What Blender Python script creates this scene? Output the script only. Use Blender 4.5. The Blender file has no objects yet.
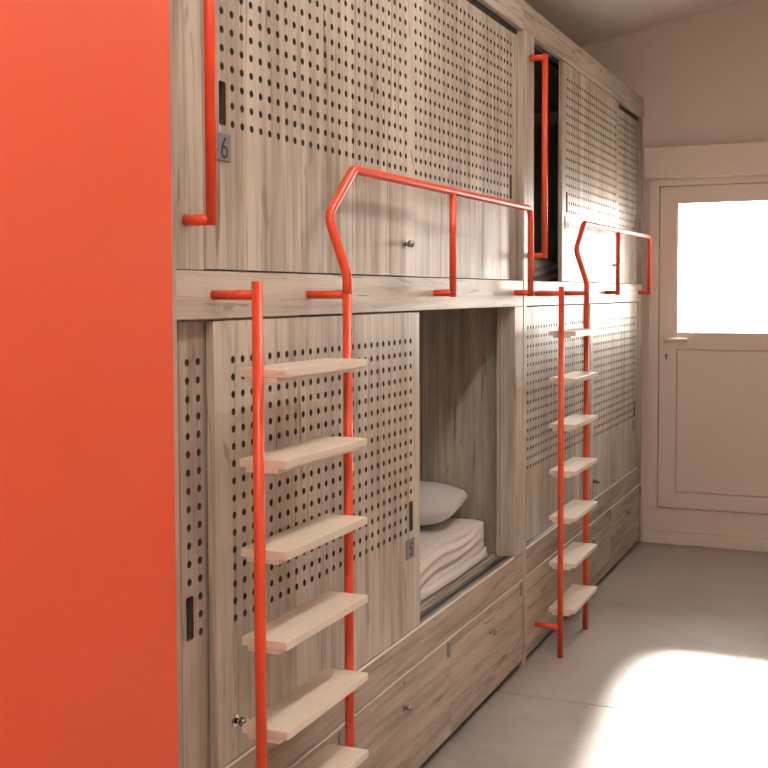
import bpy, bmesh, math, random
from mathutils import Matrix, Vector
random.seed(4)
scene = bpy.context.scene
COL = scene.collection

# ------------------------------------------------------------------ camera
YAW, PITCH, ROLL = 0.411669, 0.0478487, 0.0042849
FPX, PPX, PPY = 1150.573, -9.0895, -34.9726
cam_data = bpy.data.cameras.new('camera')
cam = bpy.data.objects.new('camera', cam_data)
COL.objects.link(cam)
fwd = Vector((-math.sin(YAW)*math.cos(PITCH), math.cos(YAW)*math.cos(PITCH), -math.sin(PITCH)))
right = Vector((math.cos(YAW), math.sin(YAW), 0.0))
down = fwd.cross(right)
r2 = right*math.cos(ROLL) + down*math.sin(ROLL)
d2 = down*math.cos(ROLL) - right*math.sin(ROLL)
m = Matrix((r2, -d2, -fwd)).transposed().to_4x4()
m.translation = Vector((1.2824, 0.0, 1.5))
cam.matrix_world = m
cam_data.sensor_width = 36.0
cam_data.lens = FPX/768*36.0
cam_data.shift_x = -PPX/768
cam_data.shift_y = PPY/768
cam_data.clip_start = 0.05
scene.camera = cam

# ------------------------------------------------------------------ world, sun, exposure
world = bpy.data.worlds.new('sky'); scene.world = world; world.use_nodes = True
bg = world.node_tree.nodes['Background']
bg.inputs['Color'].default_value = (1.0, 0.93, 0.88, 1)
bg.inputs['Strength'].default_value = 20.0

sun_data = bpy.data.lights.new('sun', 'SUN')
sun_data.energy = 30.0; sun_data.angle = math.radians(8.0); sun_data.color = (1.0, 0.93, 0.85)
sun = bpy.data.objects.new('sun', sun_data); COL.objects.link(sun)
sun.rotation_euler = Vector((0.265, -2.05, -1.085)).to_track_quat('-Z', 'Y').to_euler()
sun.location = (0.0, 12.0, 6.0)

port_data = bpy.data.lights.new('door_glass_portal', 'AREA')
port_data.shape = 'RECTANGLE'; port_data.size = 0.70; port_data.size_y = 0.80
port_data.cycles.is_portal = True
port = bpy.data.objects.new('door_glass_portal', port_data); COL.objects.link(port)
port.location = (0.52, 7.06, 1.645); port.rotation_euler = (math.radians(-90), 0, 0)

vs = scene.view_settings
vs.view_transform = 'Standard'; vs.look = 'None'; vs.gamma = 1.0
vs.use_curve_mapping = False
vs.exposure = 0.24
LAMP_POWER = 32.0

# ------------------------------------------------------------------ material helpers
class NT:
    def __init__(self, name):
        self.mat = bpy.data.materials.new(name); self.mat.use_nodes = True
        self.t = self.mat.node_tree; self.t.nodes.clear()
        self.out = self.t.nodes.new('ShaderNodeOutputMaterial')
    def n(self, typ, ins=None, **attrs):
        nd = self.t.nodes.new(typ)
        for k, v in attrs.items(): setattr(nd, k, v)
        for k, v in (ins or {}).items():
            if isinstance(v, bpy.types.NodeSocket): self.t.links.new(v, nd.inputs[k])
            else: nd.inputs[k].default_value = v
        return nd
    def math(self, op, a, b=0.0, c=None):
        ins = {0: a, 1: b}
        if c is not None: ins[2] = c
        return self.n('ShaderNodeMath', ins, operation=op).outputs[0]
    def mix(self, fac, a, b):
        nd = self.t.nodes.new('ShaderNodeMix'); nd.data_type = 'RGBA'
        for k, v in ((0, fac), (6, a), (7, b)):
            if isinstance(v, bpy.types.NodeSocket): self.t.links.new(v, nd.inputs[k])
            else: nd.inputs[k].default_value = v if k == 0 else (*v, 1)
        return nd.outputs[2]
    def ramp(self, fac, stops):
        nd = self.n('ShaderNodeValToRGB', {0: fac}); cr = nd.color_ramp
        while len(cr.elements) < len(stops): cr.elements.new(0.5)
        for e, (p, c) in zip(cr.elements, stops):
            e.position = p; e.color = (*c, 1) if isinstance(c, tuple) else (c, c, c, 1)
        return nd.outputs[0]
    def maprange(self, v, a, b, c, d):
        return self.n('ShaderNodeMapRange', {0: v, 1: a, 2: b, 3: c, 4: d}).outputs[0]
    def noise(self, vec, scale, detail=3.0, rough=0.5, dist=0.0):
        return self.n('ShaderNodeTexNoise', {'Vector': vec, 'Scale': scale, 'Detail': detail, 'Roughness': rough, 'Distortion': dist}).outputs[0]
    def bsdf(self, color, rough, bump=None, bump_strength=0.2, bump_dist=0.002, **kw):
        ins = {'Base Color': color if isinstance(color, bpy.types.NodeSocket) else (*color, 1), 'Roughness': rough}
        for k, v in kw.items(): ins[k.replace('_', ' ')] = v
        b = self.n('ShaderNodeBsdfPrincipled', ins)
        if bump is not None:
            bp = self.n('ShaderNodeBump', {'Strength': bump_strength, 'Distance': bump_dist, 'Height': bump})
            self.t.links.new(bp.outputs[0], b.inputs['Normal'])
        self.t.links.new(b.outputs[0], self.out.inputs[0])
        return self.mat

def wood(name, vertical=True, light=(0.555, 0.505, 0.420), dark=(0.205, 0.163, 0.122), rough=0.40, plank=0.11):
    t = NT(name)
    co = t.n('ShaderNodeTexCoord').outputs['Object']
    s = t.n('ShaderNodeSeparateXYZ', {0: co})
    rnd = t.n('ShaderNodeObjectInfo').outputs['Random']
    x, y, z = s.outputs
    if vertical: ac, al = t.math('ADD', y, x), z
    else: ac, al = t.math('ADD', z, x), y
    ac = t.math('ADD', ac, t.math('MULTIPLY', rnd, 13.7))
    al = t.math('ADD', al, t.math('MULTIPLY', rnd, 9.1))
    # uneven strip widths of the decor
    wob = t.math('MULTIPLY', t.n('ShaderNodeTexNoise', {'Scale': 4.0, 'W': ac, 'Detail': 0.0}, noise_dimensions='1D').outputs[0], 0.16)
    p = t.math('DIVIDE', t.math('ADD', ac, wob), plank)
    idx = t.math('FLOOR', p); fr = t.math('FRACT', p)
    wn = t.n('ShaderNodeTexWhiteNoise', {'W': idx}, noise_dimensions='1D').outputs[0]
    al2 = t.math('ADD', al, t.math('MULTIPLY', wn, 6.0))
    def vec(k): return t.n('ShaderNodeCombineXYZ', {0: ac, 1: t.math('MULTIPLY', al2, k), 2: 0.0}).outputs[0]
    fine = t.noise(vec(0.022), 150.0, 4.0, 0.62)
    mid = t.noise(vec(0.06), 30.0, 4.0, 0.55, 0.4)
    broad = t.noise(vec(0.16), 9.0, 3.0, 0.5, 0.6)
    crack = t.noise(vec(0.055), 34.0, 3.0, 0.55, 1.2)
    spot = t.noise(vec(0.35), 17.0, 2.0, 0.5, 0.3)
    v = t.math('ADD', t.math('MULTIPLY', fine, 0.30), t.math('MULTIPLY', mid, 0.65))
    v = t.math('ADD', v, t.math('MULTIPLY', broad, 0.45))
    v = t.math('ADD', v, t.math('MULTIPLY', t.math('SUBTRACT', wn, 0.5), 0.20))
    fac = t.maprange(v, 0.45, 0.83, 1.0, 0.0)
    c = t.mix(fac, light, dark)
    # slight pink or grey drift between strips
    c = t.mix(t.math('MULTIPLY', t.n('ShaderNodeTexWhiteNoise', {'W': t.math('ADD', idx, 31.7)}, noise_dimensions='1D').outputs[0], 0.22), c, (0.44, 0.385, 0.34))
    ck = t.math('MULTIPLY', t.maprange(crack, 0.595, 0.665, 0.0, 0.85), t.maprange(broad, 0.40, 0.55, 0.25, 1.0))
    c = t.mix(ck, c, (0.17, 0.125, 0.09))
    kn = t.maprange(spot, 0.67, 0.75, 0.0, 0.65)
    c = t.mix(kn, c, (0.21, 0.15, 0.105))
    seam = t.math('MULTIPLY', t.math('GREATER_THAN', t.n('ShaderNodeTexWhiteNoise', {'W': t.math('ADD', idx, 7.3)}, noise_dimensions='1D').outputs[0], 0.35),
                  t.math('LESS_THAN', fr, 0.030))
    c = t.mix(t.math('MULTIPLY', seam, 0.72), c, (0.20, 0.15, 0.11))
    rg = t.maprange(mid, 0.3, 0.7, rough+0.05, rough-0.03)
    return t.bsdf(c, rg, bump=fine, bump_strength=0.10, bump_dist=0.001, Specular_IOR_Level=0.5)

def plain(name, color, rough=0.5, var=0.05, scale=6.0, bump=0.0, bscale=60.0, **kw):
    t = NT(name)
    co = t.n('ShaderNodeTexCoord').outputs['Object']
    nz = t.noise(co, scale, 3.0)
    lo = tuple(max(0, c*(1-var)) for c in color); hi = tuple(min(1, c*(1+var)) for c in color)
    c = t.mix(nz, lo, hi)
    b = t.noise(co, bscale, 3.0) if bump else None
    return t.bsdf(c, rough, bump=b, bump_strength=bump, bump_dist=0.002, **kw)

M = {}
M['wood_v'] = wood('oak_decor_vertical', True)
M['wood_h'] = wood('oak_decor_horizontal', False, plank=0.16)
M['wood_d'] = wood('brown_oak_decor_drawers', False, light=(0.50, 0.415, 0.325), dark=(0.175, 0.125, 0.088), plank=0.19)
M['orange'] = plain('orange_powder_coat', (0.78, 0.082, 0.027), 0.32, 0.04, 5.0, 0.03, 300.0)
M['orange_wall'] = plain('orange_paint', (0.77, 0.105, 0.040), 0.55, 0.02, 2.0, 0.04, 120.0)
M['edge'] = plain('painted_edge_highlight', (0.92, 0.89, 0.84), 0.3, 0.02, 9.0)  # near-white colour paints the highlight along the top edges
M['cut_walls'] = plain('dark_cut_wall', (0.085, 0.068, 0.048), 0.8, 0.2, 60.0)  # hole and slot walls, coloured darker than the board faces
M['step'] = plain('cream_lacquered_board', (0.76, 0.68, 0.565), 0.34, 0.04, 9.0)
M['wall'] = plain('warm_white_paint', (0.75, 0.655, 0.590), 0.6, 0.02, 2.0, 0.06, 90.0)
M['ceiling'] = plain('ceiling_paint', (0.90, 0.83, 0.76), 0.7, 0.02, 2.0, 0.05, 90.0)
M['pvc'] = plain('white_pvc', (0.77, 0.67, 0.605), 0.35, 0.015, 3.0)
M['chrome'] = plain('brushed_steel', (0.42, 0.39, 0.35), 0.25, 0.05, 30.0, Metallic=1.0)
M['alu'] = plain('aluminium_track', (0.38, 0.37, 0.36), 0.40, 0.05, 30.0, Metallic=1.0)
M['black'] = plain('black_gap_profile', (0.012, 0.011, 0.011), 0.6, 0.1)
M['brass'] = plain('brown_pull_liner', (0.24, 0.17, 0.10), 0.5, 0.1)
M['plate'] = plain('grey_number_plate', (0.185, 0.18, 0.185), 0.42, 0.06, 40.0)
M['ink'] = plain('dark_lettering', (0.012, 0.012, 0.014), 0.5, 0.0)
M['linen'] = plain('white_linen', (0.74, 0.70, 0.66), 0.85, 0.03, 8.0, 0.15, 400.0)
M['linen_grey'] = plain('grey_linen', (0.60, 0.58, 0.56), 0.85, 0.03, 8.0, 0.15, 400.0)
M['inner'] = plain('dark_interior_board', (0.16, 0.13, 0.105), 0.6, 0.1)

def floor_mat():
    t = NT('polished_concrete')
    co = t.n('ShaderNodeTexCoord').outputs['Object']
    a = t.noise(co, 1.6, 5.0, 0.6, 0.4); b = t.noise(co, 14.0, 5.0, 0.65); cfine = t.noise(co, 120.0, 3.0)
    v = t.math('ADD', t.math('MULTIPLY', a, 0.7), t.math('MULTIPLY', b, 0.4))
    c = t.ramp(v, [(0.35, (0.27, 0.236, 0.214)), (0.55, (0.37, 0.332, 0.306)), (0.78, (0.46, 0.42, 0.39))])
    rg = t.maprange(b, 0.3, 0.7, 0.30, 0.42)
    return t.bsdf(c, rg, bump=cfine, bump_strength=0.04, Specular_IOR_Level=0.5)
M['floor'] = floor_mat()

def glass_mat():
    t = NT('clear_pane')
    tr = t.n('ShaderNodeBsdfTransparent', {'Color': (0.95, 0.96, 0.95, 1)})
    gl = t.n('ShaderNodeBsdfGlossy', {'Color': (1, 1, 1, 1), 'Roughness': 0.03})
    fr = t.n('ShaderNodeFresnel', {'IOR': 1.45})
    mx = t.n('ShaderNodeMixShader', {0: fr.outputs[0], 1: tr.outputs[0], 2: gl.outputs[0]})
    t.t.links.new(mx.outputs[0], t.out.inputs[0])
    return t.mat
M['glass'] = glass_mat()

def lamp_mat():
    t = NT('lamp_diffuser')
    e = t.n('ShaderNodeEmission', {'Color': (1.0, 0.94, 0.87, 1), 'Strength': LAMP_POWER})
    t.t.links.new(e.outputs[0], t.out.inputs[0])
    return t.mat
M['lamp'] = lamp_mat()

# ------------------------------------------------------------------ mesh helpers
class MB:
    def __init__(self): self.v = []; self.f = []; self.smooth = set()
    def quad(self, *pts, smooth=False):
        b = len(self.v); self.v += [tuple(p) for p in pts]
        if smooth: self.smooth.add(len(self.f))
        self.f.append(tuple(range(b, b+len(pts))))
    def box(self, x0, x1, y0, y1, z0, z1):
        b = len(self.v)
        self.v += [(x, y, z) for x in (x0, x1) for y in (y0, y1) for z in (z0, z1)]
        for q in ((0,1,3,2),(4,6,7,5),(0,4,5,1),(2,3,7,6),(0,2,6,4),(1,5,7,3)):
            self.f.append(tuple(b+i for i in q))
        return self
    def cyl(self, p0, p1, r, n=16, r1=None):
        return self.tube([p0, p1], r, n, r1=r1)
    def tube(self, pts, r, n=16, r1=None):
        pts = [Vector(p) for p in pts]; b = len(self.v); k = len(pts)
        d0 = (pts[1]-pts[0]).normalized()
        up = Vector((0, 0, 1)) if abs(d0.z) < 0.9 else Vector((1, 0, 0))
        nx = d0.cross(up).normalized(); prev = d0
        for i, p in enumerate(pts):
            if i == 0: d = d0
            elif i == k-1: d = (pts[i]-pts[i-1]).normalized()
            else: d = ((pts[i]-pts[i-1]).normalized()+(pts[i+1]-pts[i]).normalized()).normalized()
            q = prev.rotation_difference(d); nx = (q @ nx); nx = (nx - d*nx.dot(d)).normalized(); prev = d
            ny = d.cross(nx)
            rr = r if (r1 is None or i == 0) else r1
            for j in range(n):
                a = 2*math.pi*j/n
                self.v.append(tuple(p+nx*(rr*math.cos(a))+ny*(rr*math.sin(a))))
        for i in range(k-1):
            for j in range(n):
                a = b+i*n+j; c = b+i*n+(j+1) % n
                self.smooth.add(len(self.f)); self.f.append((a, c, c+n, a+n))
        self.f.append(tuple(b+j for j in reversed(range(n))))
        self.f.append(tuple(b+(k-1)*n+j for j in range(n)))
        return self
    def mesh(self, name, mat, merge=False):
        me = bpy.data.meshes.new(name); me.from_pydata(self.v, [], self.f)
        me.materials.append(mat)
        for i in self.smooth: me.polygons[i].use_smooth = True
        bm = bmesh.new(); bm.from_mesh(me)
        if merge: bmesh.ops.remove_doubles(bm, verts=bm.verts, dist=1e-5)
        bmesh.ops.recalc_face_normals(bm, faces=bm.faces)
        bm.to_mesh(me); bm.free()
        return me

def fillet(pts, radii, seg=6):
    """polyline with rounded bends"""
    pts = [Vector(p) for p in pts]; out = [pts[0]]
    for i in range(1, len(pts)-1):
        a, p, c = pts[i-1], pts[i], pts[i+1]
        r = radii[i-1]
        d1 = (a-p).normalized(); d2 = (c-p).normalized()
        ang = d1.angle(d2); t = min(r/math.tan(ang/2), 0.45*(a-p).length, 0.45*(c-p).length)
        s, e = p+d1*t, p+d2*t
        for k in range(seg+1):
            u = k/seg
            out.append(s*(1-u)**2 + p*2*u*(1-u) + e*u*u)
    out.append(pts[-1]); return out

def link(name, me, parent=None, loc=None, bevel=0.0):
    o = bpy.data.objects.new(name, me); COL.objects.link(o)
    if parent is not None: o.parent = parent
    if loc is not None: o.location = loc
    if bevel:
        md = o.modifiers.new('edge', 'BEVEL'); md.width = bevel; md.segments = 2; md.limit_method = 'ANGLE'
    return o
CACHE = {}
def shared(key, fn):
    if key not in CACHE: CACHE[key] = fn()
    return CACHE[key]
def boxo(name, b, mat, parent=None, bevel=0.0015, loc=None):
    key = (name, b, mat)
    return link(name, shared(key, lambda: MB().box(*b).mesh(name, M[mat])), parent, loc, bevel)
def thing(name, label, cat, loc, group=None):
    o = bpy.data.objects.new(name, None); COL.objects.link(o); o.location = loc
    o.empty_display_size = 0.1
    o['label'] = label; o['category'] = cat
    if group: o['group'] = group
    return o
def tag(o, label, cat, group=None):
    o['label'] = label; o['category'] = cat
    if group: o['group'] = group
    return o
def structure(o, label, cat):
    o['kind'] = 'structure'; o['label'] = label; o['category'] = cat
    return o

# ------------------------------------------------------------------ the room
YE = 6.95          # far wall
XR = 2.70; YB = -2.6; XL = -1.02
def ceil_z(x): return 3.057 + 0.183*x

# floor: a sub-base with two poured slabs, a sawn joint between them
fl = structure(boxo('floor', (XL-0.1, XR+0.12, YB-0.12, YE+0.12, -0.16, -0.012), 'floor', bevel=0),
               'polished grey concrete floor with a narrow sawn joint', 'floor')
boxo('slab', (XL-0.1, XR+0.12, YB-0.12, 4.097, -0.012, 0.0), 'floor', fl, 0.001)
boxo('slab', (XL-0.1, XR+0.12, 4.102, YE+0.12, -0.012, 0.0), 'floor', fl, 0.001)

# sloped ceiling
b = MB(); th = 0.15
xa, xb = XL-0.1, XR+0.12; ya, yb = YB-0.12, YE+0.12
za, zb = ceil_z(xa), ceil_z(xb)
b.quad((xa, ya, za), (xb, ya, zb), (xb, yb, zb), (xa, yb, za))
b.quad((xa, ya, za+th), (xa, yb, za+th), (xb, yb, zb+th), (xb, ya, zb+th))
b.quad((xa, ya, za), (xa, ya, za+th), (xb, ya, zb+th), (xb, ya, zb))
b.quad((xa, yb, za), (xb, yb, zb), (xb, yb, zb+th), (xa, yb, za+th))
b.quad((xa, ya, za), (xa, yb, za), (xa, yb, za+th), (xa, ya, za+th))
b.quad((xb, ya, zb), (xb, ya, zb+th), (xb, yb, zb+th), (xb, yb, zb))
structure(link('ceiling', b.mesh('ceiling', M['ceiling'])), 'pale sloping ceiling above the bunks', 'ceiling')

def wall_prism(name, x0, x1, y0, y1, mat, label):
    """wall of constant plan whose top follows the sloping ceiling"""
    w = MB(); t0, t1 = ceil_z(x0), ceil_z(x1)
    w.v = [(x0,y0,0),(x1,y0,0),(x1,y1,0),(x0,y1,0),(x0,y0,t0),(x1,y0,t1),(x1,y1,t1),(x0,y1,t0)]
    w.f = [(0,3,2,1),(4,5,6,7),(0,1,5,4),(1,2,6,5),(2,3,7,6),(3,0,4,7)]
    return structure(link(name, w.mesh(name, M[mat])), label, 'wall')
wall_prism('wall_left', -0.14, 0.030, YB, 1.889, 'orange_wall', 'smooth bright orange wall in the left foreground')
wall_prism('wall_right', XR, XR+0.12, YB, YE, 'wall', 'white side wall facing the bunks')
wall_prism('wall_rear', XL, XR, YB-0.12, YB, 'wall', 'white wall behind the camera')
wall_prism('wall_bunk_side', XL-0.1, XL, YB, YE, 'wall', 'white wall behind the bunks')

# far wall with the door opening
DX0, DX1, DZ0, DZ1 = 0.032, 1.075, 0.205, 2.175
w = MB()
def wall_piece(x0, x1, z0, z1a, z1b):
    b0 = len(w.v); y0, y1 = YE, YE+0.12
    w.v += [(x0,y0,z0),(x1,y0,z0),(x1,y1,z0),(x0,y1,z0),(x0,y0,z1a),(x1,y0,z1b),(x1,y1,z1b),(x0,y1,z1a)]
    w.f += [tuple(b0+i for i in q) for q in ((0,3,2,1),(4,5,6,7),(0,1,5,4),(1,2,6,5),(2,3,7,6),(3,0,4,7))]
wall_piece(XL, DX0, 0.0, ceil_z(XL), ceil_z(DX0))
wall_piece(DX1, XR, 0.0, ceil_z(DX1), ceil_z(XR))
wall_piece(DX0, DX1, 0.0, DZ0, DZ0)
wall_piece(DX0, DX1, DZ1, ceil_z(DX0), ceil_z(DX1))
structure(link('wall_far', w.mesh('wall_far', M['wall'])), 'warm white end wall around the glazed door', 'wall')
structure(boxo('baseboard_far', (0.002, XR, YE-0.012, YE, 0.0, 0.078), 'wall', bevel=0.003),
          'painted skirting board along the end wall', 'baseboard')

# door
door = bpy.data.objects.new('door_1', None); COL.objects.link(door); door.location = (DX0, YE, DZ0)
structure(door, 'white half-glazed door at the end of the room', 'door')
W, H = DX1-DX0, DZ1-DZ0
f = MB()
f.box(0.001, 0.060, -0.012, 0.075, 0.001, H-0.001)
f.box(W-0.060, W-0.001, -0.012, 0.075, 0.001, H-0.001)
f.box(0.060, W-0.060, -0.012, 0.075, H-0.048, H-0.001)
f.box(0.060, W-0.060, -0.012, 0.075, 0.001, 0.010)
f.box(0.060, 0.085, 0.064, 0.075, 0.010, H-0.048); f.box(W-0.085, W-0.060, 0.064, 0.075, 0.010, H-0.048)
f.box(0.085, W-0.085, 0.064, 0.075, H-0.075, H-0.048); f.box(0.085, W-0.085, 0.064, 0.075, 0.010, 0.040)
link('door_frame', f.mesh('door_frame', M['pvc']), door, None, 0.002)
LX0, LX1, LZ0, LZ1 = 0.0645, W-0.0645, 0.016, H-0.052
GX0, GX1, GZ0, GZ1 = 0.156, W-0.156, 1.050, LZ1-0.088
PX0, PX1, PZ0, PZ1 = 0.165, W-0.165, 0.110, 0.960
f = MB(); yA, yB = -0.004, 0.062
f.box(LX0, GX0, yA, yB, LZ0, LZ1); f.box(GX1, LX1, yA, yB, LZ0, LZ1)
f.box(GX0, GX1, yA, yB, GZ1, LZ1); f.box(GX0, GX1, yA, yB, PZ1, GZ0); f.box(GX0, GX1, yA, yB, LZ0, PZ0)
f.box(PX0-0.004, PX1+0.004, 0.052, 0.0605, PZ0-0.004, PZ1+0.004)
f.box(GX0, PX0, yA, yB, PZ0, PZ1); f.box(PX1, GX1, yA, yB, PZ0, PZ1)
link('door_leaf', f.mesh('door_leaf', M['pvc']), door)
boxo('door_panel', (PX0+0.003, PX1-0.003, 0.0, 0.050, PZ0+0.003, PZ1-0.003), 'pvc', door, 0.002)
pane = boxo('window_pane', (GX0, GX1, 0.030, 0.036, GZ0, GZ1), 'glass', door, 0)
f = MB(); e = 0.012
f.box(GX0, GX0+e, 0.004, 0.029, GZ0, GZ1); f.box(GX1-e, GX1, 0.004, 0.029, GZ0, GZ1)
f.box(GX0+e, GX1-e, 0.004, 0.029, GZ0, GZ0+e); f.box(GX0+e, GX1-e, 0.004, 0.029, GZ1-e, GZ1)
link('glazing_bead', f.mesh('glazing_bead', M['pvc']), door, None, 0.002)
hd = link('door_handle', MB().tube(fillet([(0.106, -0.004, 1.020), (0.106, -0.056, 1.020), (0.235, -0.056, 1.016)], [0.014], 6), 0.0120, 14).mesh('door_handle', M['pvc']), door)
link('rose', MB().box(0.090, 0.122, -0.012, -0.0042, 1.000, 1.042).mesh('rose', M['pvc']), hd, None, 0.004)
k = MB(); k.cyl((0.106, -0.0042, 0.922), (0.106, -0.009, 0.922), 0.0085, 14); k.box(0.1015, 0.1105, -0.009, -0.0042, 0.898, 0.918)
link('keyhole', k.mesh('keyhole', M['plate']), door)

# roller shutter box above the door
sb = thing('roller_shutter_box', 'long white roller shutter box mounted above the glazed door', 'shutter box', (0.014, YE-0.001, 2.170))
boxo('cover', (0.0, 1.10, -0.085, 0.0, 0.004, 0.178), 'pvc', sb, 0.004)
boxo('bottom_flap', (0.004, 1.096, -0.082, -0.004, -0.001, 0.0035), 'pvc', sb, 0.001)

# outdoors: a pale yard in front of the glazing
structure(boxo('ground', (-30, 30, YE+0.20, 60, -0.40, -0.20), 'wall', bevel=0), 'pale ground outside the door', 'ground')

# ------------------------------------------------------------------ ceiling lamps
def ceiling_lamp(x, y, label):
    z = ceil_z(x)-0.20
    o = thing('ceiling_lamp', label, 'lamp', (x, y, z), 'ceiling lamps')
    boxo('housing', (-0.07, 0.07, -0.62, 0.62, 0.004, 0.05), 'pvc', o, 0.004)
    boxo('diffuser', (-0.062, 0.062, -0.61, 0.61, -0.022, 0.004), 'lamp', o, 0.006)
    boxo('fill_uplight', (-0.052, 0.052, -0.60, 0.60, 0.050, 0.058), 'lamp', o, 0)  # glowing strip added on top of the lamp to brighten the ceiling
    for yy in (-0.615, 0.615):
        l = ceil_z(x)-z
        link('hanger', MB().cyl((0, yy, 0.05), (0, yy, l+0.002), 0.005, 8).mesh('hanger', M['chrome']), o)
ceiling_lamp(1.05, -1.40, 'white linear ceiling lamp hanging behind the viewpoint')
ceiling_lamp(1.05, 0.60, 'white linear ceiling lamp hanging beside the orange wall')
ceiling_lamp(1.05, 3.10, 'white linear ceiling lamp hanging opposite the near bunk unit')

# ------------------------------------------------------------------ perforated sliding doors
PITCH_Y, HOLE_R = 0.0417, 0.0083
def perf_door(width, z0, z1, c0, ncol, r0, nrow, pz, slot_col, th=0.018, n=12):
    """board in the y-z plane, front face at x=0, holes bored right through, one finger slot
    that takes the place of the lowest three holes of a column"""
    b = MB(); cut_walls = []
    ys = [c0+i*PITCH_Y for i in range(ncol)]; zs = [r0+j*pz for j in range(nrow)]
    yb = [ys[0]-PITCH_Y/2]+[y+PITCH_Y/2 for y in ys]; zb = [zs[0]-pz/2]+[z+pz/2 for z in zs]
    def both(poly):
        b.quad(*[(0, y, z) for y, z in poly]); b.quad(*[(-th, y, z) for y, z in reversed(poly)])
    Y0, Y1 = yb[0], yb[-1]; Z0, Z1 = zb[0], zb[-1]
    both([(0, z0), (width, z0), (width, Z0), (0, Z0)]); both([(0, Z1), (width, Z1), (width, z1), (0, z1)])
    both([(0, Z0), (Y0, Z0), (Y0, Z1), (0, Z1)]); both([(Y1, Z0), (width, Z0), (width, Z1), (Y1, Z1)])
    angs = [math.radians(45+360/n*k) for k in range(n)]
    for i, y in enumerate(ys):
        for j, z in enumerate(zs):
            if i == slot_col and j < 3: continue
            inner = [(y+HOLE_R*math.cos(a), z+HOLE_R*math.sin(a)) for a in angs]
            outer = []
            for a in angs:
                c, s = math.cos(a), math.sin(a); k = 1/max(abs(c), abs(s))
                outer.append((y+PITCH_Y/2*c*k, z+pz/2*s*k))
            for k in range(n):
                q = (k+1) % n
                both([outer[k], outer[q], inner[q], inner[k]])
                cut_walls.append(len(b.f)); b.quad((0, *inner[k]), (0, *inner[q]), (-th, *inner[q]), (-th, *inner[k]))
    # finger slot
    y = ys[slot_col]; hw = 0.0145; sa, sb_ = zs[0]-0.007, zs[2]+0.008; ch = 0.004
    ra, rb, rc, rd = yb[slot_col], yb[slot_col+1], zb[0], zb[3]
    h = [(y-hw+ch, sa), (y+hw-ch, sa), (y+hw, sa+ch), (y+hw, sb_-ch), (y+hw-ch, sb_), (y-hw+ch, sb_), (y-hw, sb_-ch), (y-hw, sa+ch)]
    R = [(ra, rc), (rb, rc), (rb, rd), (ra, rd)]
    both([R[0], R[1], h[1], h[0]]); both([R[1], h[2], h[1]]); both([R[1], R[2], h[3], h[2]]); both([R[2], h[4], h[3]])
    both([R[2], R[3], h[5], h[4]]); both([R[3], h[6], h[5]]); both([R[3], R[0], h[7], h[6]]); both([R[0], h[0], h[7]])
    for k in range(8):
        q = (k+1) % 8
        cut_walls.append(len(b.f)); b.quad((0, *h[k]), (0, *h[q]), (-th, *h[q]), (-th, *h[k]))
    # edges of the board
    b.quad((0, 0, z0), (-th, 0, z0), (-th, 0, z1), (0, 0, z1)); b.quad((0, width, z0), (0, width, z1), (-th, width, z1), (-th, width, z0))
    b.quad((0, 0, z0), (0, width, z0), (-th, width, z0), (-th, 0, z0)); b.quad((0, 0, z1), (-th, 0, z1), (-th, width, z1), (0, width, z1))
    me = bpy.data.meshes.new('sliding_door'); me.from_pydata(b.v, [], b.f); me.materials.append(M['wood_v']); me.materials.append(M['cut_walls'])
    for i in cut_walls: me.polygons[i].material_index = 1
    bm = bmesh.new(); bm.from_mesh(me); bmesh.ops.remove_doubles(bm, verts=bm.verts, dist=1e-5)
    bmesh.ops.recalc_face_normals(bm, faces=bm.faces); bm.to_mesh(me); bm.free()
    return me, (y, (sa+sb_)/2, hw, (sb_-sa)/2)

DW = 1.195
DOORS = {   # width, z0, z1, first column, columns, lowest row, rows, row pitch, slot column
    'UA': (DW, 1.5535, 2.5225, 0.079, 26, 1.868, 16, 0.0391, 0),
    'UB': (DW, 1.5535, 2.507, 0.085, 26, 1.873, 16, 0.0391, 25),
    'LA': (DW, 0.4755, 1.4435, 0.080, 26, 0.788, 16, 0.0380, 25),
    'LB': (DW, 0.4755, 1.4435, 0.078, 26, 0.783, 16, 0.0384, 0)}
KNOB = {'UA': (1.103, 1.647), 'LA': (0.072, 0.561)}
PLATE_DZ = {'UA': -0.094, 'LA': -0.098}

def knob(parent, y, z, name='knob', r=0.0105, L=0.030):
    def mk():
        k = MB(); k.cyl((0.0003, 0, 0), (0.004, 0, 0), r*1.25, 16); k.cyl((0.004, 0, 0), (L*0.55, 0, 0), r*0.62, 14)
        k.cyl((L*0.55, 0, 0), (L, 0, 0), r, 16); k.cyl((L, 0, 0), (L+0.003, 0, 0), r*0.9, 16, r1=r*0.6)
        return k.mesh('knob', M['chrome'])
    return link(name, shared(('knob', r, L), mk), parent, (0, y, z))

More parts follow.
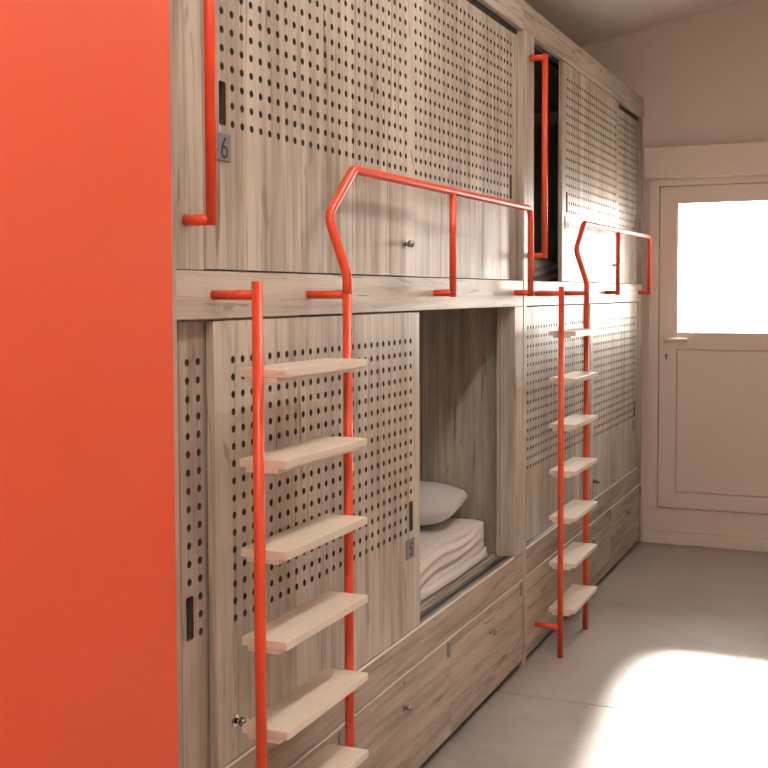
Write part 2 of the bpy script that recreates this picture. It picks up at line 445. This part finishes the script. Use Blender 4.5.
def digit(kind):
    """flat strokes of a numeral in the y-z plane, about 34 mm tall"""
    b = MB(); s = 0.0026
    def stroke(pts, closed=False):
        P = [Vector((0, *p)) for p in pts]; k = len(P); L = []; R = []
        for i in range(k):
            a = P[(i-1) % k] if (closed or i > 0) else P[i]; c = P[(i+1) % k] if (closed or i < k-1) else P[i]
            d = (c-a).normalized(); nrm = Vector((0, -d.z, d.y))
            L.append(P[i]+nrm*s); R.append(P[i]-nrm*s)
        for i in range(k if closed else k-1):
            q = (i+1) % k
            for x in (0.0, 0.0006):
                b.quad(*[(x, v.y, v.z) for v in (L[i], L[q], R[q], R[i])])
    if kind == '6':
        stroke([(0.0112*math.cos(a), -0.0085+0.0112*math.sin(a)) for a in [2*math.pi*i/24 for i in range(24)]], True)
        stroke([(-0.0108, -0.0055), (-0.0075, 0.005), (0.0045, 0.0225)])
    else:
        stroke([(0.009, 0.017), (-0.006, 0.017), (-0.0085, 0.002)])
        stroke([(-0.0085+0.0002, 0.002)]+[(-0.001+0.0105*math.cos(a), -0.0065+0.0105*math.sin(a)) for a in [math.radians(125-i*16) for i in range(18)]])
    me = bpy.data.meshes.new('numeral'); me.from_pydata(b.v, [], b.f); me.materials.append(M['ink'])
    return me

def sliding_door(kind, unit, x, y, number=None, plate=True):
    me, slot = shared(('door', kind), lambda: perf_door(*DOORS[kind]))
    d = link('sliding_door', me, unit, (x, y, 0))
    sy, sz, hw, hh = slot
    def liner():
        b = MB(); t = 0.0005; a0, a1, c0, c1 = sy-hw-0.003, sy+hw+0.003, sz-hh-0.003, sz+hh+0.003
        return b.box(-0.0225, -0.0185, a0, a1, c0, c1).mesh('finger_pull', M['brass'])
    link('finger_pull', shared(('liner', kind), liner), d)
    if kind in KNOB: knob(d, *KNOB[kind])
    if plate and kind in PLATE_DZ:
        py, pz = sy+(-0.003 if kind == 'UA' else -0.012), sz+PLATE_DZ[kind]
        def mk(): return MB().box(0.0002, 0.003, py-0.033, py+0.033, pz-0.0285, pz+0.0305).mesh('number_plate', M['plate'])
        p = link('number_plate', shared(('plate', kind), mk), d, None, 0.0008)
        if number:
            nm = link('numeral', digit(number), d, (0.0032, py+0.004, pz-0.001))
    return d

# ------------------------------------------------------------------ bunk units
UL = 2.495          # length of a unit
DEPTH = -1.0
def bunk_unit(y0, label, upper_a, lower_a, num_u=None, num_l=None):
    u = thing('bunk_bed', label, 'bunk bed', (0, y0, 0), 'built-in bunk units')
    # carcass
    boxo('end_panel', (DEPTH, 0.002, 0.0, 0.041, 0.0, 2.527), 'wood_v', u)
    boxo('end_panel', (DEPTH, -0.075, 2.474, UL, 0.0, 2.527), 'wood_v', u)
    boxo('end_trim', (-0.074, 0.0, 2.488, UL, 1.5505, 2.527), 'wood_v', u)
    boxo('back_panel', (DEPTH, DEPTH+0.018, 0.042, 2.473, 0.0, 2.600), 'wood_v', u)
    boxo('top_panel', (DEPTH+0.02, -0.024, 0.042, UL, 2.600, 2.6385), 'wood_h', u)
    boxo('fascia', (-0.022, 0.0, 0.0, 2.4996, 2.528, 2.640), 'wood_h', u)
    boxo('middle_rail', (-0.074, 0.0, 0.042, UL, 1.449, 1.5495), 'wood_h', u)
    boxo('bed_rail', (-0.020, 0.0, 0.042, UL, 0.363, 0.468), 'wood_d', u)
    boxo('edge_highlight', (-0.004, 0.0006, 0.043, 2.384, 0.4682, 0.4735), 'edge', u, 0.0005)  # thin pale strip painted as the highlight on the rail's top edge
    boxo('post', (-0.074, 0.0, 0.042, 0.148, 1.5505, 2.527), 'wood_v', u)
    boxo('post', (-0.074, 0.0, 2.385, UL, 0.4685, 1.448), 'wood_v', u)
    boxo('bed_base', (DEPTH+0.02, -0.062, 0.042, 2.473, 0.440, 0.464), 'wood_h', u)
    boxo('bed_base', (DEPTH+0.02, -0.075, 0.042, 2.473, 1.470, 1.535), 'wood_h', u)
    boxo('plinth', (-0.090, -0.050, 0.042, UL, 0.0, 0.060), 'black', u)
    boxo('drawer_back', (-0.060, -0.050, 0.042, UL, 0.0605, 0.362), 'inner', u)
    # door tracks: lower pair of aluminium channels, upper dark profile
    t = MB()
    for xx in (-0.048, -0.0265): t.box(xx, xx+0.008, 0.042, 2.384, 0.4660, 0.4730)
    link('door_track', shared('trackL', lambda: t.mesh('door_track', M['alu'])), u)
    boxo('track_bed', (-0.061, -0.0205, 0.042, 2.384, 0.4642, 0.4658), 'black', u, 0)
    t2 = MB(); t2.box(-0.060, -0.024, 0.150, 2.487, 2.5245, 2.5275)
    for xx in (-0.060, -0.0265): t2.box(xx, xx+0.0018, 0.150, 2.487, 2.509, 2.5245)
    link('door_track', shared('trackU', lambda: t2.mesh('door_track', M['black'])), u)
    # sliding doors
    sliding_door('UB', u, -0.028, 2.487-DW)
    sliding_door('UA', u, -0.004, upper_a, num_u)
    sliding_door('LB', u, -0.028, 0.0435)
    sliding_door('LA', u, -0.004, lower_a, num_l)
    # drawers
    edges = [0.0435, 0.815, 1.652, UL-0.001]
    for k in range(3):
        a, c = edges[k]+0.0006, edges[k+1]-0.0006
        wd = c-a
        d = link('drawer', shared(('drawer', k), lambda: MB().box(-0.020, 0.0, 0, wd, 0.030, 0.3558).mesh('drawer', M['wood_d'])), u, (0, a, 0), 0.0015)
        link('edge_highlight', shared(('dhighlight', k), lambda: MB().box(-0.019, 0.0006, 0, wd, 0.3560, 0.3597).mesh('edge_highlight', M['edge'])), d, None, 0.0005)  # pale strip, painted highlight along the top of the drawer front
        link('number_plate', shared('dplate', lambda: MB().box(0.0003, 0.004, -0.011, 0.011, -0.025, 0.025).mesh('number_plate', M['plate'])), d, (0, wd-0.022, 0.324), 0.002)
        if k == 0: continue        # the first front carries no knob
        knob(d, wd*0.5+0.005, 0.262, r=0.009, L=0.022)
        link('lock', shared('lock', lambda: MB().cyl((0.0003, 0, 0), (0.0025, 0, 0), 0.006, 14).mesh('lock', M['plate'])), d, (0, wd*0.5+0.008, 0.334))
    return u

Y1, Y2 = 1.905, 4.405
bunk_unit(Y1, 'near oak bunk unit beside the orange wall with its lower berth slid open', 2.060-Y1, 2.092-Y1, '6', '5')
bunk_unit(Y2, 'far oak bunk unit next to the end wall with its upper door part open', 5.030-Y2, 2.380-DW)
# ------------------------------------------------------------------ bedding
def soft_box(name, dims, mat, wr=0.01, seed=1, puff=1.0, round_=0.035, folds=None):
    """closed padded slab with rounded rims and folds"""
    lx, ly, lz = dims; bm = bmesh.new()
    nx, ny, nz = max(6, int(lx/0.03)), max(8, int(ly/0.02)), max(4, int(lz/0.007))
    bmesh.ops.create_cube(bm, size=1.0)
    bm.free()
    verts = {}; faces = []; vl = []
    def vid(i, j, k):
        if (i, j, k) not in verts:
            verts[(i, j, k)] = len(vl); vl.append(Vector((i/nx-0.5, j/ny-0.5, k/nz-0.5)))
        return verts[(i, j, k)]
    for i in range(nx):
        for j in range(ny):
            for k in (0, nz): faces.append([vid(i, j, k), vid(i+1, j, k), vid(i+1, j+1, k), vid(i, j+1, k)])
    for i in range(nx):
        for k in range(nz):
            for j in (0, ny): faces.append([vid(i, j, k), vid(i+1, j, k), vid(i+1, j, k+1), vid(i, j, k+1)])
    for j in range(ny):
        for k in range(nz):
            for i in (0, nx): faces.append([vid(i, j, k), vid(i, j+1, k), vid(i, j+1, k+1), vid(i, j, k+1)])
    out = []
    for v in vl:
        p = Vector((v.x*lx, v.y*ly, v.z*lz))
        # round the rims
        inner = Vector((max(-lx/2+round_, min(lx/2-round_, p.x)), max(-ly/2+round_, min(ly/2-round_, p.y)), max(-lz/2+round_, min(lz/2-round_, p.z))))
        d = p-inner
        if d.length > 1e-6: p = inner+d.normalized()*min(d.length, round_)
        if folds: p = folds(p)
        out.append(tuple(p))
    me = bpy.data.meshes.new(name); me.from_pydata(out, [], faces); me.materials.append(M[mat])
    bm = bmesh.new(); bm.from_mesh(me); bmesh.ops.recalc_face_normals(bm, faces=bm.faces); bm.to_mesh(me); bm.free()
    for p in me.polygons: p.use_smooth = True
    return me
from mathutils import noise as mn
def sheet_folds(p):
    # creases of the sheet that fan over the long side towards the lower corner
    if p.x > 0.30:
        s = min(1.0, (p.x-0.30)/0.08)*min(1.0, max(0.0, (1.095-p.y)/0.22))
        s *= 0.45+0.9*max(0.0, 0.5+mn.noise(Vector((p.y*3.1, p.z*9, 5.0))))
        ph = (p.z*150 - (p.y-1.0)*10.0) + 4.0*mn.noise(Vector((p.y*2.5, p.z*7, 0.3)))
        p.x += s*(0.0068*math.sin(ph) + 0.010*mn.noise(Vector((p.y*5, p.z*14, 2.0))))
    p.z += 0.006*mn.noise(Vector((p.x*5, p.y*4, 7.0)))*(1 if p.z > 0 else 0)
    return p
mt = soft_box('mattress', (0.80, 2.18, 0.140), 'linen', folds=sheet_folds, round_=0.018)
o = link('mattress', mt, None, (-0.525, 3.215, 0.537))
tag(o, 'mattress under a creased white fitted sheet in the open lower berth', 'mattress', 'mattresses')
# loose hem of the sheet along the lower front edge
hem = MB()
N = 70
for i in range(N):
    def P(i, t):
        y = 2.60-3.215 + 1.695*i/N
        lift = 0.016+0.010*mn.noise(Vector((y*5, 0, 1)))
        outw = 0.018+0.016*mn.noise(Vector((y*4, 3, 1)))+0.003*math.sin(y*19)
        if i == N: outw = 0.004
        return (0.408+outw*t, y, -0.052-0.013*t*(1.0)+lift*(1-t)*0.9)
    hem.quad(P(i, 0), P(i+1, 0), P(i+1, 0.5), P(i, 0.5), smooth=True); hem.quad(P(i, 0.5), P(i+1, 0.5), P(i+1, 1), P(i, 1), smooth=True)
hm = link('sheet_hem', hem.mesh('sheet_hem', M['linen'], True), o)
md = hm.modifiers.new('thick', 'SOLIDIFY'); md.thickness = 0.003
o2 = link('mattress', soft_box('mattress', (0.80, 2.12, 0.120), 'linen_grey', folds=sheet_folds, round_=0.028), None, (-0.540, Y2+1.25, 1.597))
tag(o2, 'dim grey mattress seen through the gap of the far upper berth', 'mattress', 'mattresses')

def pillow():
    nx, ny = 34, 26; lx, ly, hz = 0.55, 0.40, 0.071
    v = []; f = []
    def prof(a, b): 
        return (max(0, 1-abs(a)**2.6)**0.55)*(max(0, 1-abs(b)**2.6)**0.55)
    for side in (1, -1):
        base = len(v)
        for i in range(nx+1):
            for j in range(ny+1):
                a, b = 2*i/nx-1, 2*j/ny-1
                x = a*lx/2*(1-0.07*(1-abs(b)**2)*abs(a)**3); y = b*ly/2*(1-0.07*(1-abs(a)**2)*abs(b)**3)
                cr = 1-0.13*(abs(a)*abs(b))**5; x *= cr; y *= cr
                z = side*hz*prof(a, b)
                z += 0.010*mn.noise(Vector((x*9, y*9, side)))*prof(a, b)
                z += 0.022*(abs(a)**3)*(0.3+0.7*max(0, -b))     # the corners curl up slightly
                v.append((x, y, z))
        for i in range(nx):
            for j in range(ny):
                k = base+i*(ny+1)+j
                q = (k, k+ny+1, k+ny+2, k+1)
                f.append(q if side == 1 else q[::-1])
    me = bpy.data.meshes.new('pillow'); me.from_pydata(v, [], f); me.materials.append(M['linen_grey'])
    bm = bmesh.new(); bm.from_mesh(me); bmesh.ops.remove_doubles(bm, verts=bm.verts, dist=1e-4); bmesh.ops.recalc_face_normals(bm, faces=bm.faces); bm.to_mesh(me); bm.free()
    for p in me.polygons: p.use_smooth = True
    return me
o = link('pillow', pillow(), None, (-0.435, 4.130, 0.689)); o.rotation_euler = (math.radians(4), math.radians(2), math.radians(8))
tag(o, 'soft pale grey pillow lying on the mattress in the open lower berth', 'pillow')

# ------------------------------------------------------------------ ladders with guard rails
TR = 0.0118
STEPS = [1.345-0.1908*k for k in range(7)]
def ladder(y0, label):
    L = thing('bunk_ladder', label, 'ladder', (0, y0, 0), 'orange bunk ladders')
    ya, yb, xp, xg = 0.0, 0.442, 0.1065, 0.062
    def tb(key, pts, rad=None, r=TR):
        return shared(('ladder', key), lambda: MB().tube(fillet(pts, rad, 7) if rad else pts, r, 20).mesh(key.split('-')[0], M['orange']))
    link('post', tb('post-a', [(xp, ya, 0.0), (xp, ya, 1.527)]), L)
    link('post', tb('post-b', [(xp, yb, 0.0), (xp, yb, 1.500)]), L)
    zt = 1.815
    g = [(xp, yb, 1.5002), (xp, yb, 1.545), (xg-0.002, yb-0.008, 1.690), (xg, yb+0.135, zt), (xg, 2.204, zt+0.008), (xg, 2.204, 1.489)]
    gr = link('guard_rail', tb('guard_rail', g, [0.10, 0.05, 0.035, 0.045]), L)
    link('upright', tb('upright', [(xg, 1.322, zt+0.002), (xg, 1.322, 1.489)], r=0.0108), gr)
    for key, y, x, z in (('ba', ya, xp, 1.499), ('bb', yb, xp, 1.499), ('bc', ya, xp, 0.127), ('bd', yb, xp, 0.127), ('be', 1.322, xg, 1.502), ('bf', 2.204, xg, 1.502)):
        link('bracket', tb('bracket-'+key, [(0.0003, y, z), (x-0.002, y, z)], r=0.0105), L)
    for k, z in enumerate(STEPS):
        s = link('step', shared('step', lambda: MB().box(0.053, 0.163, ya+0.0125, yb-0.0125, -0.018, 0.0).mesh('step', M['step'])), L, (0, 0, z), 0.0015)
        link('support', shared('support', lambda: MB().box(0.068, 0.143, ya+0.013, yb-0.013, -0.0285, -0.0183).mesh('support', M['step'])), s, None, 0.001)
    return L
ladder(2.086, 'near orange tube ladder with cream steps and guard rail on the first bunk')
ladder(4.588, 'far orange tube ladder with cream steps and guard rail on the second bunk')

def grab_handle(y, label):
    h = thing('grab_handle', label, 'handle', (0, y, 1.650), 'orange grab handles')
    x = 0.062
    link('bar', shared('hbar', lambda: MB().tube([(x, 0, -0.0118), (x, 0, 0.795)], TR, 20).mesh('bar', M['orange'])), h)
    for z in (0.0, 0.7835):
        link('bracket', shared('hbr', lambda: MB().tube([(0.0003, 0, 0), (x-0.002, 0, 0)], TR, 20).mesh('bracket', M['orange'])), h, (0, 0, z))
grab_handle(1.983, 'tall orange grab handle on the post next to the orange wall')
grab_handle(4.490, 'tall orange grab handle in front of the dark upper opening')
